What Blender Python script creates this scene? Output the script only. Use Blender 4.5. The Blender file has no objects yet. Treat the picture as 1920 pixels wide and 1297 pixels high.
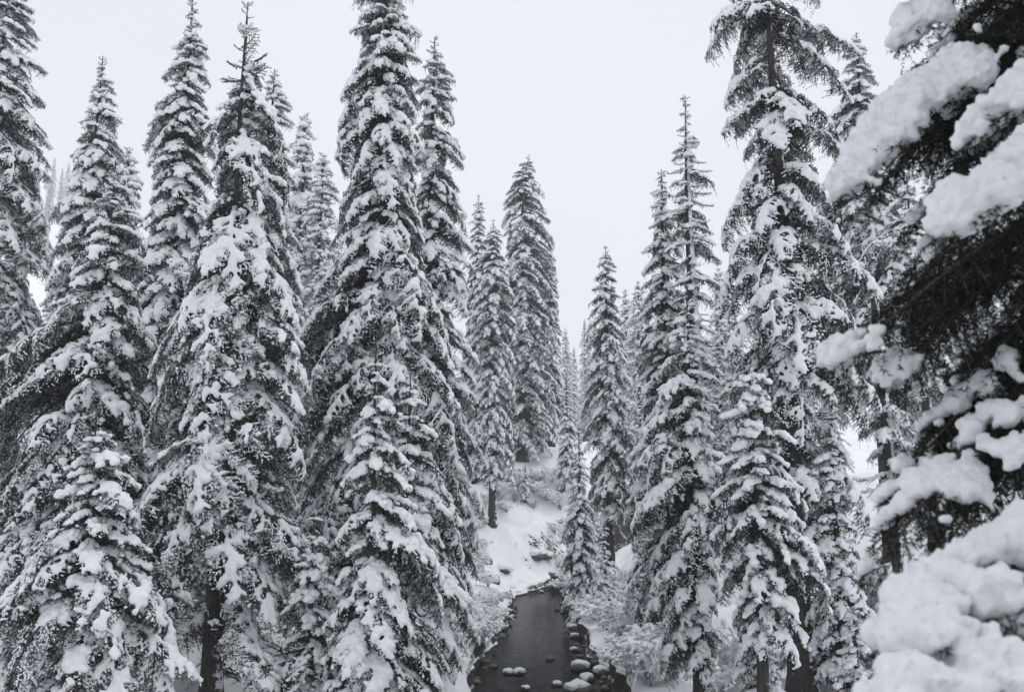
import bpy, math, random
import numpy as np
from mathutils import Matrix, Vector, Euler

S = bpy.context.scene
R = math.radians
# ------------------------------------------------------------------ camera, sky, sun, exposure
CAM_Z, PITCH, F = 5.0, R(9.4), 1660.0           # F: focal length in photo pixels (1920 wide)
cam_d = bpy.data.cameras.new('camera')
cam = bpy.data.objects.new('camera', cam_d)
S.collection.objects.link(cam)
cam.location = (0, 0, CAM_Z)
cam.rotation_euler = (math.pi / 2 + PITCH, 0, 0)
cam_d.sensor_width = 36
cam_d.lens = 36 * F / 1920
cam_d.clip_start, cam_d.clip_end = 0.1, 3000
cam_d.dof.use_dof = True
cam_d.dof.focus_distance = 22
cam_d.dof.aperture_fstop = 2.4
S.camera = cam

world = bpy.data.worlds.new('World')
S.world = world
world.use_nodes = True
nt = world.node_tree
nt.nodes.clear()
wo = nt.nodes.new('ShaderNodeOutputWorld')
sky = nt.nodes.new('ShaderNodeTexSky')
sky.sky_type = 'NISHITA'
sky.sun_disc = False
sky.sun_elevation = R(64)
sky.sun_rotation = R(62)
bg1 = nt.nodes.new('ShaderNodeBackground')
bg1.inputs[1].default_value = 0.10
nt.links.new(sky.outputs[0], bg1.inputs[0])
bg2 = nt.nodes.new('ShaderNodeBackground')       # the closed cloud deck
tc = nt.nodes.new('ShaderNodeTexCoord')
nz = nt.nodes.new('ShaderNodeTexNoise')
nz.inputs['Scale'].default_value = 1.6
nz.inputs['Detail'].default_value = 3
nt.links.new(tc.outputs['Generated'], nz.inputs['Vector'])
rmp = nt.nodes.new('ShaderNodeValToRGB')
rmp.color_ramp.elements[0].position = 0.3
rmp.color_ramp.elements[0].color = (0.765, 0.805, 0.88, 1)
rmp.color_ramp.elements[1].position = 0.7
rmp.color_ramp.elements[1].color = (0.875, 0.90, 0.945, 1)
nt.links.new(nz.outputs['Fac'], rmp.inputs[0])
nt.links.new(rmp.outputs[0], bg2.inputs[0])
bg2.inputs[1].default_value = 1.0
mixw = nt.nodes.new('ShaderNodeMixShader')
mixw.inputs[0].default_value = 0.96
nt.links.new(bg1.outputs[0], mixw.inputs[1])
nt.links.new(bg2.outputs[0], mixw.inputs[2])
nt.links.new(mixw.outputs[0], wo.inputs[0])

sun_d = bpy.data.lights.new('sun', 'SUN')
sun_d.energy = 1.1
sun_d.angle = R(70)
sun_d.color = (1.0, 0.985, 0.965)
sun = bpy.data.objects.new('sun', sun_d)
S.collection.objects.link(sun)
sd = Vector((math.sin(R(62)) * math.cos(R(64)), math.cos(R(62)) * math.cos(R(64)), math.sin(R(64))))
sun.rotation_euler = sd.to_track_quat('Z', 'Y').to_euler()

S.view_settings.view_transform = 'Standard'
S.view_settings.look = 'None'
S.view_settings.gamma = 1
S.view_settings.exposure = 0.0
S.view_settings.use_curve_mapping = False
S.render.engine = 'CYCLES'
S.cycles.max_bounces = 8
S.cycles.diffuse_bounces = 4
S.cycles.glossy_bounces = 3
S.cycles.transparent_max_bounces = 8
S.cycles.volume_bounces = 4

# ------------------------------------------------------------------ helpers
BOX = bpy.data.collections.new('place')          # linked to the scene at the very end


def ray(px, py):
    a, b = (px - 960) / F, (648.5 - py) / F
    return np.array([a, math.cos(PITCH) - b * math.sin(PITCH), math.sin(PITCH) + b * math.cos(PITCH)])


def at(px, py, Y):
    """the point of the place at distance Y that is seen towards a direction"""
    d = ray(px, py)
    return np.array([0, 0, CAM_Z]) + d * (Y / d[1])


def link(o, parent=None):
    BOX.objects.link(o)
    if parent is not None:
        o.parent = parent
    return o


def tag(o, label=None, cat=None, group=None, kind=None):
    if label: o['label'] = label
    if cat: o['category'] = cat
    if group: o['group'] = group
    if kind: o['kind'] = kind
    return o


def empty(name, loc, rz=0):
    o = bpy.data.objects.new(name, None)
    o.empty_display_size = 0.2
    o.location = loc
    o.rotation_euler = (0, 0, rz)
    return link(o)


def mesh_np(name, V, Fc, mats, smooth=True, mat_idx=None, attr=None):
    """mesh from numpy: V (n,3), Fc (m,k) all of the same size"""
    me = bpy.data.meshes.new(name)
    V = np.asarray(V, dtype=np.float32)
    Fc = np.asarray(Fc, dtype=np.int32)
    me.vertices.add(len(V))
    me.vertices.foreach_set('co', V.ravel())
    k = Fc.shape[1]
    me.loops.add(Fc.size)
    me.loops.foreach_set('vertex_index', Fc.ravel())
    me.polygons.add(len(Fc))
    me.polygons.foreach_set('loop_start', np.arange(0, Fc.size, k, dtype=np.int32))
    for m in mats: me.materials.append(m)
    if mat_idx is not None:
        me.polygons.foreach_set('material_index', np.asarray(mat_idx, dtype=np.int32))
    me.update(calc_edges=True)
    me.polygons.foreach_set('use_smooth', np.full(len(Fc), smooth))
    if attr is not None:
        a = me.attributes.new('frost', 'FLOAT', 'POINT')
        a.data.foreach_set('value', np.asarray(attr, dtype=np.float32))
    return me


def tube(P, rad, sides=6):
    """tube round a polyline: returns V, quads"""
    P = np.asarray(P, float)
    n = len(P)
    T = np.gradient(P, axis=0)
    T /= np.linalg.norm(T, axis=1)[:, None] + 1e-9
    ref = np.tile(np.array([0.0, 0, 1.0]), (n, 1))
    ref[np.abs(T[:, 2]) > 0.9] = [1, 0, 0]
    if abs(T[0, 2]) > 0.7: ref[:] = [1, 0, 0]
    A = np.cross(T, ref); A /= np.linalg.norm(A, axis=1)[:, None] + 1e-9
    B = np.cross(T, A)
    ph = np.arange(sides) * 2 * math.pi / sides
    rad = np.broadcast_to(np.asarray(rad, float), (n,))
    V = P[:, None, :] + rad[:, None, None] * (A[:, None, :] * np.cos(ph)[None, :, None] + B[:, None, :] * np.sin(ph)[None, :, None])
    V = V.reshape(-1, 3)
    i = np.arange(n - 1)[:, None] * sides
    j = np.arange(sides)[None, :]
    j2 = (j + 1) % sides
    Q = np.stack([i + j, i + j2, i + sides + j2, i + sides + j], -1).reshape(-1, 4)
    return V, Q


def merge(parts):
    Vs, Fs, o = [], [], 0
    for V, Q in parts:
        Vs.append(V); Fs.append(Q + o); o += len(V)
    return np.concatenate(Vs), np.concatenate(Fs)


def tri(Q):
    return np.concatenate([Q[:, [0, 1, 2]], Q[:, [0, 2, 3]]]) if Q.shape[1] == 4 else Q


def ico(sub):
    import bmesh
    b = bmesh.new()
    bmesh.ops.create_icosphere(b, subdivisions=sub, radius=1)
    V = np.array([v.co[:] for v in b.verts])
    T = np.array([[v.index for v in f.verts] for f in b.faces])
    b.free()
    return V, T


ICO1, ICO2, ICO3 = ico(1), ico(2), ico(3)


def spheres(C, Rr, tmpl=None, squash=0.85):
    V0, T0 = tmpl or ICO1
    C = np.asarray(C); Rr = np.asarray(Rr)
    sc = np.stack([Rr, Rr, Rr * squash], -1)
    V = C[:, None, :] + V0[None] * sc[:, None, :]
    T = T0[None] + (np.arange(len(C)) * len(V0))[:, None, None]
    return V.reshape(-1, 3), T.reshape(-1, 3)


def vnoise(x, y, seed=0):
    """smooth value noise in 0..1"""
    xi, yi = np.floor(x).astype(np.int64), np.floor(y).astype(np.int64)
    fx, fy = x - xi, y - yi
    fx, fy = fx * fx * (3 - 2 * fx), fy * fy * (3 - 2 * fy)

    def h(a, b):
        n = (a * 374761393 + b * 668265263 + seed * 1442695041) & 0x7fffffff
        n = ((n ^ (n >> 13)) * 1274126177) & 0x7fffffff
        return ((n ^ (n >> 16)) & 0xffff) / 65535.0
    return (h(xi, yi) * (1 - fx) + h(xi + 1, yi) * fx) * (1 - fy) + (h(xi, yi + 1) * (1 - fx) + h(xi + 1, yi + 1) * fx) * fy


def sstep(a, b, x):
    t = np.clip((x - a) / (b - a), 0, 1)
    return t * t * (3 - 2 * t)


# ------------------------------------------------------------------ materials
def new_mat(name):
    m = bpy.data.materials.new(name)
    m.use_nodes = True
    n = m.node_tree
    return m, n, n.nodes['Principled BSDF']


def noise(n, scale, detail=4, rough=0.6, coord='Object'):
    t = n.nodes.new('ShaderNodeTexCoord')
    z = n.nodes.new('ShaderNodeTexNoise')
    z.inputs['Scale'].default_value = scale
    z.inputs['Detail'].default_value = detail
    z.inputs['Roughness'].default_value = rough
    n.links.new(t.outputs[coord], z.inputs['Vector'])
    return z


def ramp(n, src, stops):
    r = n.nodes.new('ShaderNodeValToRGB')
    e = r.color_ramp.elements
    while len(e) < len(stops): e.new(0.5)
    for i, (p, c) in enumerate(stops):
        e[i].position = p
        e[i].color = (*c, 1) if len(c) == 3 else c
    n.links.new(src, r.inputs[0])
    return r


def bump(n, b, src, strength, dist=0.02):
    u = n.nodes.new('ShaderNodeBump')
    u.inputs['Strength'].default_value = strength
    u.inputs['Distance'].default_value = dist
    n.links.new(src, u.inputs['Height'])
    n.links.new(u.outputs[0], b.inputs['Normal'])
    return u


def mat_snow(name, scale, strength, dist):
    m, n, b = new_mat(name)
    z = noise(n, scale, 5, 0.65)
    r = ramp(n, z.outputs['Fac'], [(0.3, (0.85, 0.87, 0.90)), (0.65, (0.93, 0.94, 0.95))])
    n.links.new(r.outputs[0], b.inputs['Base Color'])
    b.inputs['Roughness'].default_value = 0.75
    b.inputs['Specular IOR Level'].default_value = 0.2
    bump(n, b, z.outputs['Fac'], strength, dist)
    return m


SNOW = mat_snow('fresh_snow', 26, 0.8, 0.035)
SNOW_NEAR = mat_snow('fresh_snow_close', 70, 0.9, 0.012)


def mat_needles(name, dark, light, frostcol=(0.62, 0.65, 0.69)):
    m, n, b = new_mat(name)
    a = n.nodes.new('ShaderNodeAttribute'); a.attribute_name = 'frost'
    r = ramp(n, a.outputs['Fac'], [(0.0, dark), (0.66, light), (0.70, (0.16, 0.18, 0.18)), (1.0, frostcol)])
    n.links.new(r.outputs[0], b.inputs['Base Color'])
    b.inputs['Roughness'].default_value = 0.7
    b.inputs['Specular IOR Level'].default_value = 0.08
    return m


NEEDLE = mat_needles('dark_needles', (0.008, 0.012, 0.010), (0.026, 0.034, 0.028))
NEEDLE_NEAR = mat_needles('dark_needles_close', (0.008, 0.011, 0.009), (0.026, 0.030, 0.020), (0.30, 0.31, 0.32))


def mat_bark(name, snowy):
    m, n, b = new_mat(name)
    t = n.nodes.new('ShaderNodeTexCoord')
    mp = n.nodes.new('ShaderNodeMapping')
    mp.inputs['Scale'].default_value = (9, 9, 1.6)
    n.links.new(t.outputs['Object'], mp.inputs['Vector'])
    z = n.nodes.new('ShaderNodeTexNoise')
    z.inputs['Scale'].default_value = 3
    z.inputs['Detail'].default_value = 6
    n.links.new(mp.outputs[0], z.inputs['Vector'])
    r = ramp(n, z.outputs['Fac'], [(0.3, (0.016, 0.013, 0.012)), (0.7, (0.075, 0.065, 0.06))])
    # snow blown against the west side of the stem, broken up by the bark
    g = n.nodes.new('ShaderNodeNewGeometry')
    dp = n.nodes.new('ShaderNodeVectorMath'); dp.operation = 'DOT_PRODUCT'
    dp.inputs[1].default_value = Vector((0.85, -0.25, 0.45)).normalized()
    n.links.new(g.outputs['Normal'], dp.inputs[0])
    z2 = noise(n, 5, 6, 0.75)
    ad = n.nodes.new('ShaderNodeMath'); ad.operation = 'MULTIPLY_ADD'; ad.inputs[1].default_value = 0.42
    n.links.new(dp.outputs['Value'], ad.inputs[0]); n.links.new(z2.outputs['Fac'], ad.inputs[2])
    k = ramp(n, ad.outputs[0], [(0.0, (0, 0, 0)), (1.0, (1, 1, 1))])
    k.color_ramp.elements[0].position = min(0.99, 1.10 - 0.65 * snowy)
    k.color_ramp.elements[1].position = min(1.0, 1.16 - 0.65 * snowy)
    mx = n.nodes.new('ShaderNodeMixRGB')
    n.links.new(k.outputs[0], mx.inputs[0])
    n.links.new(r.outputs[0], mx.inputs[1])
    mx.inputs[2].default_value = (0.82, 0.84, 0.87, 1)
    n.links.new(mx.outputs[0], b.inputs['Base Color'])
    b.inputs['Roughness'].default_value = 0.9
    bump(n, b, z.outputs['Fac'], 0.9, 0.03)
    return m


BARK = mat_bark('bark', 0.40)
BARK_SNOWY = mat_bark('snow_plastered_bark', 0.85)
m_, n_, b_ = new_mat('twig_wood')
b_.inputs['Base Color'].default_value = (0.055, 0.047, 0.042, 1)
b_.inputs['Roughness'].default_value = 0.9
TWIG = m_
m_, n_, b_ = new_mat('frosted_twig')
z_ = noise(n_, 25, 3)
r_ = ramp(n_, z_.outputs['Fac'], [(0.42, (0.12, 0.105, 0.095)), (0.55, (0.6, 0.62, 0.65))])
n_.links.new(r_.outputs[0], b_.inputs['Base Color'])
b_.inputs['Roughness'].default_value = 0.9
FROST = m_

m_, n_, b_ = new_mat('stone')
z_ = noise(n_, 6, 6)
r_ = ramp(n_, z_.outputs['Fac'], [(0.3, (0.018, 0.017, 0.017)), (0.7, (0.09, 0.085, 0.08))])
n_.links.new(r_.outputs[0], b_.inputs['Base Color'])
b_.inputs['Roughness'].default_value = 0.45
bump(n_, b_, z_.outputs['Fac'], 0.6, 0.03)
STONE = m_

# ground: snow, bare wet earth where the bank is too steep to hold snow, and the stream bed
m_, n_, b_ = new_mat('snowy_ground')
g_ = n_.nodes.new('ShaderNodeNewGeometry')
sx = n_.nodes.new('ShaderNodeSeparateXYZ')
n_.links.new(g_.outputs['True Normal'], sx.inputs[0])
sp = n_.nodes.new('ShaderNodeSeparateXYZ')
n_.links.new(g_.outputs['Position'], sp.inputs[0])
z_ = noise(n_, 5, 6)
z2_ = noise(n_, 30, 5, 0.65)
ad = n_.nodes.new('ShaderNodeMath'); ad.operation = 'MULTIPLY_ADD'
ad.inputs[1].default_value = 0.35
n_.links.new(z_.outputs['Fac'], ad.inputs[0]); n_.links.new(sx.outputs['Z'], ad.inputs[2])
slope = ramp(n_, ad.outputs[0], [(0.52, (0, 0, 0)), (0.62, (1, 1, 1))])
wet = ramp(n_, sp.outputs['Z'], [(0.055, (0, 0, 0)), (0.075, (1, 1, 1))])
mu = n_.nodes.new('ShaderNodeMixRGB'); mu.blend_type = 'MULTIPLY'; mu.inputs[0].default_value = 1
n_.links.new(slope.outputs[0], mu.inputs[1]); n_.links.new(wet.outputs[0], mu.inputs[2])
earth = ramp(n_, z2_.outputs['Fac'], [(0.3, (0.012, 0.010, 0.009)), (0.7, (0.06, 0.05, 0.042))])
sn = ramp(n_, z2_.outputs['Fac'], [(0.3, (0.85, 0.87, 0.90)), (0.65, (0.93, 0.94, 0.95))])
mx = n_.nodes.new('ShaderNodeMixRGB')
n_.links.new(mu.outputs[0], mx.inputs[0]); n_.links.new(earth.outputs[0], mx.inputs[1]); n_.links.new(sn.outputs[0], mx.inputs[2])
n_.links.new(mx.outputs[0], b_.inputs['Base Color'])
b_.inputs['Roughness'].default_value = 0.8
b_.inputs['Specular IOR Level'].default_value = 0.2
bump(n_, b_, z2_.outputs['Fac'], 0.5, 0.03)
GROUND = m_

m_ = bpy.data.materials.new('clear_dark_water')
m_.use_nodes = True
n_ = m_.node_tree
n_.nodes.clear()
out = n_.nodes.new('ShaderNodeOutputMaterial')
fr = n_.nodes.new('ShaderNodeFresnel'); fr.inputs['IOR'].default_value = 1.2
gl = n_.nodes.new('ShaderNodeBsdfGlossy'); gl.inputs['Roughness'].default_value = 0.06
tr = n_.nodes.new('ShaderNodeBsdfTransparent'); tr.inputs[0].default_value = (0.36, 0.37, 0.36, 1)
mxs = n_.nodes.new('ShaderNodeMixShader')
t_ = n_.nodes.new('ShaderNodeTexCoord')
mp = n_.nodes.new('ShaderNodeMapping'); mp.inputs['Scale'].default_value = (1.0, 1.9, 1)
n_.links.new(t_.outputs['Object'], mp.inputs[0])
w1 = n_.nodes.new('ShaderNodeTexNoise'); w1.inputs['Scale'].default_value = 3.2; w1.inputs['Detail'].default_value = 4
w1.inputs['Distortion'].default_value = 0.6
n_.links.new(mp.outputs[0], w1.inputs['Vector'])
bp = n_.nodes.new('ShaderNodeBump'); bp.inputs['Strength'].default_value = 0.16; bp.inputs['Distance'].default_value = 0.05
n_.links.new(w1.outputs['Fac'], bp.inputs['Height'])
for q in (fr, gl): n_.links.new(bp.outputs[0], q.inputs['Normal'])
fm = n_.nodes.new('ShaderNodeMath'); fm.operation = 'MULTIPLY'; fm.inputs[1].default_value = 0.55
n_.links.new(fr.outputs[0], fm.inputs[0]); n_.links.new(fm.outputs[0], mxs.inputs[0]); n_.links.new(tr.outputs[0], mxs.inputs[1]); n_.links.new(gl.outputs[0], mxs.inputs[2])
n_.links.new(mxs.outputs[0], out.inputs[0])
WATER = m_

# ------------------------------------------------------------------ ground
CY = np.array([-10, 14, 22, 26, 33, 40, 45, 48, 50.5, 53, 56, 60, 500.])
CX = np.array([0.6, 0.7, 0.78, 0.76, 0.98, 1.1, 1.35, 2.1, 3.4, 5.6, 8.5, 12.0, 12.0])
CW = np.array([2.2, 1.95, 1.85, 1.8, 1.35, 1.2, 1.0, 0.75, 0.8, 1.0, 1.2, 1.4, 1.4])


def creek(y):
    """middle of the creek and the half widths to its left and right edge"""
    y = np.asarray(y, float)
    cx, hw = np.interp(y, CY, CX), np.interp(y, CY, CW)
    wl = (vnoise(y * 0.55, y * 0 + 3.3, 4) - 0.5) * 0.55 + (vnoise(y * 1.7, y * 0 + 5.3, 4) - 0.5) * 0.3
    wr = (vnoise(y * 0.6, y * 0 + 9.3, 4) - 0.5) * 0.55 + (vnoise(y * 1.8, y * 0 + 8.3, 4) - 0.5) * 0.3
    return cx, hw - wl, hw + wr


def H(x, y, lumps=True):
    x = np.asarray(x, float); y = np.asarray(y, float)
    cx, el, er = creek(y)
    d = np.where(x < cx, cx - x - el, x - cx - er)
    left = x < cx
    dp = np.maximum(d, 0)
    lip = 0.22 + 0.5 * vnoise(x * 0.7, y * 0.7, 7) ** 1.5
    z = -0.38 * sstep(0, -0.7, d) + sstep(0.0, 0.22, d) * lip
    lr = sstep(0.1, 7.5, dp) * (1.0 + 0.8 * sstep(36, 50, y)) + 0.045 * dp + sstep(0.0, 2.6, dp) * (2.6 * sstep(44.5, 53, y) + 2.2 * sstep(53, 64, y))
    rr = sstep(0.1, 6, dp) * (1.0 + 1.6 * sstep(24, 42, y)) + 0.03 * dp + sstep(7, 18, x) * sstep(16, 30, y) * 2.2
    z = z + np.where(left, lr, rr)
    z = z + sstep(0, 2, d) * (sstep(54, 74, y) * 2.4 + np.maximum(0, y - 74) * 0.02)
    z = z + np.minimum(np.maximum(0, -x - 45) * 0.75 * sstep(80, 170, y), 96)
    z = z + np.minimum(np.maximum(0, x - 30) * 0.28 * sstep(30, 60, y), 40)
    if lumps:
        k = sstep(0.05, 0.6, d)
        z = z + k * (0.40 * (vnoise(x * 0.75, y * 0.75, 1) - 0.5) + 0.26 * (vnoise(x * 2.1, y * 2.1, 2) - 0.5) + 0.05 * (vnoise(x * 6, y * 6, 3) - 0.5))
        z = z + (1 - k) * 0.10 * (vnoise(x * 4, y * 4, 5) - 0.5)
    return z


def spaced(lo, hi, core_lo, core_hi, step, grow):
    c = list(np.arange(core_lo, core_hi, step))
    s, v = step, core_hi
    while v < hi: c.append(v); s *= grow; v += s
    c.append(hi)
    s, v = step * grow, core_lo - step * grow
    while v > lo: c.insert(0, v); s *= grow; v -= s
    c.insert(0, lo)
    return np.array(c)


us = np.concatenate([spaced(-235, 0, -5.0, -0.999, 0.08, 1.07)[:-1], np.linspace(-0.999, 0.999, 22), spaced(0, 190, 0.999, 5.5, 0.08, 1.07)[1:]])
us = us[np.concatenate([[True], np.diff(us) > 1e-4])]
us = us[(np.abs(us) > 0.998) | (np.abs(us) < 1)]
us = np.unique(np.concatenate([us, [-1.03, -1.08, -1.15, -1.22, 1.03, 1.08, 1.15, 1.22]]))
ys = spaced(-15, 330, 19, 56, 0.15, 1.07)
U, Y = np.meshgrid(us, ys)
cx_, el_, er_ = creek(Y)
X = cx_ + np.where(np.abs(U) <= 1, U * np.where(U < 0, el_, er_), np.sign(U) * (np.where(U < 0, el_, er_) + np.abs(U) - 1))
Z = H(X, Y)
nx, ny = len(us), len(ys)
i = np.arange(ny - 1)[:, None] * nx + np.arange(nx - 1)[None, :]
Q = np.stack([i, i + 1, i + nx + 1, i + nx], -1).reshape(-1, 4)
ground = link(bpy.data.objects.new('snow_ground', mesh_np('snow_ground', np.stack([X, Y, Z], -1).reshape(-1, 3), Q, [GROUND])))
tag(ground, kind='structure')
wy = np.concatenate([np.arange(-10, 66, 0.5)])
wc, ww = np.interp(wy, CY, CX), np.interp(wy, CY, CW) + 1.0
wv = np.concatenate([np.stack([wc - ww, wy, wy * 0], -1), np.stack([wc + ww, wy, wy * 0], -1)])
m = len(wy)
k = np.arange(m - 1)
water = link(bpy.data.objects.new('creek_water', mesh_np('creek_water', wv, np.stack([k, k + m, k + m + 1, k + 1], -1), [WATER])))
tag(water, kind='structure')

# ------------------------------------------------------------------ snow blobs -> meshes (all at once)
PENDING = []
CLOUD = {}


def cloudtex(size, depth=2):
    if (size, depth) not in CLOUD:
        t = bpy.data.textures.new('lumps', 'CLOUDS')
        t.noise_scale = size
        t.noise_depth = depth
        CLOUD[(size, depth)] = t
    return CLOUD[(size, depth)]


def snow_mesh(key, C, Rr, voxel, lump=(0.10, 0.03), fine=(0.035, 0.012), smooth=2, mat=None, squash=0.85):
    V, T = spheres(C, Rr, squash=squash)
    o = bpy.data.objects.new('snow', mesh_np('snow', V, T, [mat or SNOW]))
    r = o.modifiers.new('r', 'REMESH'); r.mode = 'VOXEL'; r.voxel_size = voxel; r.use_smooth_shade = True
    sm = o.modifiers.new('s', 'SMOOTH'); sm.iterations = smooth; sm.factor = 0.5
    for size, st in (lump, fine):
        if st:
            dm = o.modifiers.new('d', 'DISPLACE'); dm.texture = cloudtex(size); dm.strength = st; dm.mid_level = 0.5
            dm.texture_coords = 'LOCAL'
    PENDING.append((key, o, mat or SNOW))


def flush():
    col = bpy.data.collections.new('tmp')
    S.collection.children.link(col)
    for key, o, mt in PENDING: col.objects.link(o)
    bpy.context.view_layer.update()
    dg = bpy.context.evaluated_depsgraph_get()
    res = {}
    for key, o, mt in PENDING:
        me = bpy.data.meshes.new_from_object(o.evaluated_get(dg))
        me.name = 'snow'
        me.materials.clear(); me.materials.append(mt)
        me.polygons.foreach_set('use_smooth', np.ones(len(me.polygons), bool))
        res[key] = me
    for key, o, mt in PENDING:
        d = o.data
        bpy.data.objects.remove(o); bpy.data.meshes.remove(d)
    bpy.data.collections.remove(col)
    PENDING.clear()
    return res


# ------------------------------------------------------------------ branches
def bough(L, style, rng, spacing, needle=(0.028, 0.009), dens=150, axis=None, width=0.40, frost=0.16, snow_r=1.0, sec=True, tl_max=9.0, skip1=0.2, skip2=0.5, crust=0.85):
    """one conifer branch along +x: needles, wood, and the places snow lies on it"""
    n = 26
    t = np.linspace(0, 1, n)
    if axis is None:
        th0, th1 = {'fir': (16, -26), 'hemlock': (28, -48), 'bare': (-12, 26), 'leader': (-6, 22)}[style]
        th = np.radians(th0 + rng.normal(0, 6) + (th1 - th0 + rng.normal(0, 8)) * t ** 1.15)
        A = np.zeros((n, 3))
        A[1:, 0] = np.cumsum(np.cos(th[1:])); A[1:, 2] = np.cumsum(np.sin(th[1:]))
        A[:, 1] = np.cumsum(np.sin(t * rng.uniform(3, 7) + rng.uniform(0, 6)) * 0.12)
        A -= A[0]
        c = A[-1]
        ang = math.atan2(c[2], c[0])
        ca, sa = math.cos(-ang), math.sin(-ang)
        A = np.stack([A[:, 0] * ca - A[:, 2] * sa, A[:, 1], A[:, 0] * sa + A[:, 2] * ca], -1)
        A *= L / A[-1, 0]
        A[:, 1] -= t * A[-1, 1]
    else:
        A = axis
    side0 = np.cross([0, 0, 1.0], A[-1] - A[0]); side0 /= np.linalg.norm(side0)
    lines = [(A, 0, 1.0)]
    droop = {'fir': (0.10, 0.38), 'hemlock': (0.4, 0.85), 'bare': (-0.2, 0.3), 'leader': (-0.15, 0.1)}[style]
    u = spacing * 0.8 / L
    sgn = 1
    while u < 0.985:
        p = np.array([np.interp(u, t, A[:, q]) for q in range(3)])
        k0 = min(n - 2, int(u * (n - 1)))
        T = A[k0 + 1] - A[k0]; T /= np.linalg.norm(T)
        wl = min(tl_max, L * width * (1 - u) ** 0.72 * min(1, (u + 0.06) / 0.26) + 0.05) * rng.uniform(0.7, 1.18)
        a = R(rng.uniform(42, 66))
        d = T * math.cos(a) + side0 * sgn * math.sin(a) + np.array([0, 0, rng.uniform(-0.15, 0.12)])
        m = max(4, int(wl / 0.06))
        s = np.linspace(0, 1, m)[:, None]
        dr = rng.uniform(*droop)
        P = p + d * s * wl + np.array([0, 0, -1.0]) * dr * wl * s ** 2 - d * (0.25 * dr * wl) * s ** 2
        lines.append((P, 1, u))
        if sec and wl > 0.16:
            v = 0.05 / wl + 0.1
            sg = 1
            while v < 0.95:
                q0 = np.array([np.interp(v, s[:, 0], P[:, q]) for q in range(3)])
                w2 = min(0.26, wl * 0.42 * (1 - v) ** 0.6 + 0.03) * rng.uniform(0.7, 1.2)
                a2 = R(rng.uniform(38, 60))
                tt = P[min(m - 1, int(v * (m - 1)) + 1)] - P[int(v * (m - 1))]
                tt /= np.linalg.norm(tt) + 1e-9
                sd = np.cross([0, 0, 1.0], tt); sd /= np.linalg.norm(sd) + 1e-9
                d2 = tt * math.cos(a2) + sd * sg * math.sin(a2)
                s2 = np.linspace(0, 1, 4)[:, None]
                dr2 = rng.uniform(*droop) * 0.8
                lines.append((q0 + d2 * s2 * w2 - np.array([0, 0, 1.0]) * dr2 * w2 * s2 ** 2, 2, u))
                v += spacing * 0.55 / wl
                sg = -sg
        u += spacing * rng.uniform(0.40, 0.62) / L
        sgn = -sgn
    # sprays hanging under the bough
    for P, lv, uu in list(lines):
        if lv == 2 or style in ('bare', 'leader'): continue
        for j in range(int(L * 13) if lv == 0 else int(np.linalg.norm(P[-1] - P[0]) * 9)):
            v = rng.uniform(0.08, 1)
            q0 = np.array([np.interp(v, np.linspace(0, 1, len(P)), P[:, q]) for q in range(3)])
            ln = rng.uniform(0.06, 0.20) * (1.5 if style == 'hemlock' else 1.0)
            d2 = rng.normal(0, 0.45, 3); d2[2] = -0.8; d2 /= np.linalg.norm(d2)
            s2 = np.linspace(0, 1, 4)[:, None]
            lines.append((q0 + d2 * s2 * ln - np.array([0, 0, 1.0]) * 0.25 * ln * s2 ** 2, 3, u))
    # wood
    wood = [tube(A[::3], np.linspace(0.010 + 0.009 * L, 0.003, len(A[::3])), 5)]
    for P, lv, uu in lines[1:]:
        if lv == 1: wood.append(tube(P[::2] if len(P) > 6 else P, 0.004 if style != 'bare' else np.linspace(0.011, 0.004, len(P[::2] if len(P) > 6 else P)), 3))
    WV, WQ = merge(wood)
    # needles
    NV = NT = NF = None
    if style != 'bare':
        Ps, Ts = [], []
        for P, lv, uu in lines:
            seg = np.linalg.norm(np.diff(P, axis=0), axis=1)
            cum = np.concatenate([[0], np.cumsum(seg)])
            k = max(3, int(cum[-1] * dens))
            q = np.sort(rng.uniform(0.0 if lv else 0.1, 1, k)) * cum[-1]
            pt = np.stack([np.interp(q, cum, P[:, c]) for c in range(3)], -1)
            idx = np.clip(np.searchsorted(cum, q) - 1, 0, len(seg) - 1)
            Ps.append(pt); Ts.append(np.diff(P, axis=0)[idx] / (seg[idx][:, None] + 1e-9))
        P, T = np.concatenate(Ps), np.concatenate(Ts)
        k = len(P)
        rv = rng.normal(size=(k, 3))
        rv -= T * (rv * T).sum(1)[:, None]
        rv /= np.linalg.norm(rv, axis=1)[:, None]
        nl = needle[0] * rng.uniform(0.7, 1.25, k)[:, None]
        D = T * 0.62 + rv * 0.85
        Wd = np.cross(D, rng.normal(size=(k, 3))); Wd /= np.linalg.norm(Wd, axis=1)[:, None]
        Wd *= needle[1] * 0.5
        NV = np.stack([P - Wd, P + Wd, P + D * nl], 1).reshape(-1, 3)
        NT = np.arange(3 * k).reshape(-1, 3)
        fr = rng.uniform(0, 1, k)
        pat = 0.5 + 0.5 * np.sin(P[:, 0] * 11 + 3 * np.sin(P[:, 1] * 9)) * np.cos(P[:, 1] * 13 + 2 * np.sin(P[:, 0] * 8))
        up = np.clip(rv[:, 2] * 1.3 + 0.15, 0, 1)
        hit = rng.uniform(0, 1, k) < frost * up * (0.1 + 1.9 * pat ** 2)
        fr = np.where(hit, 0.72 + 0.28 * rng.uniform(0, 1, k), fr * 0.66)
        NF = np.repeat(fr, 3)
    # crust of snow on the single twigs
    KV = KT = None
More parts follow.
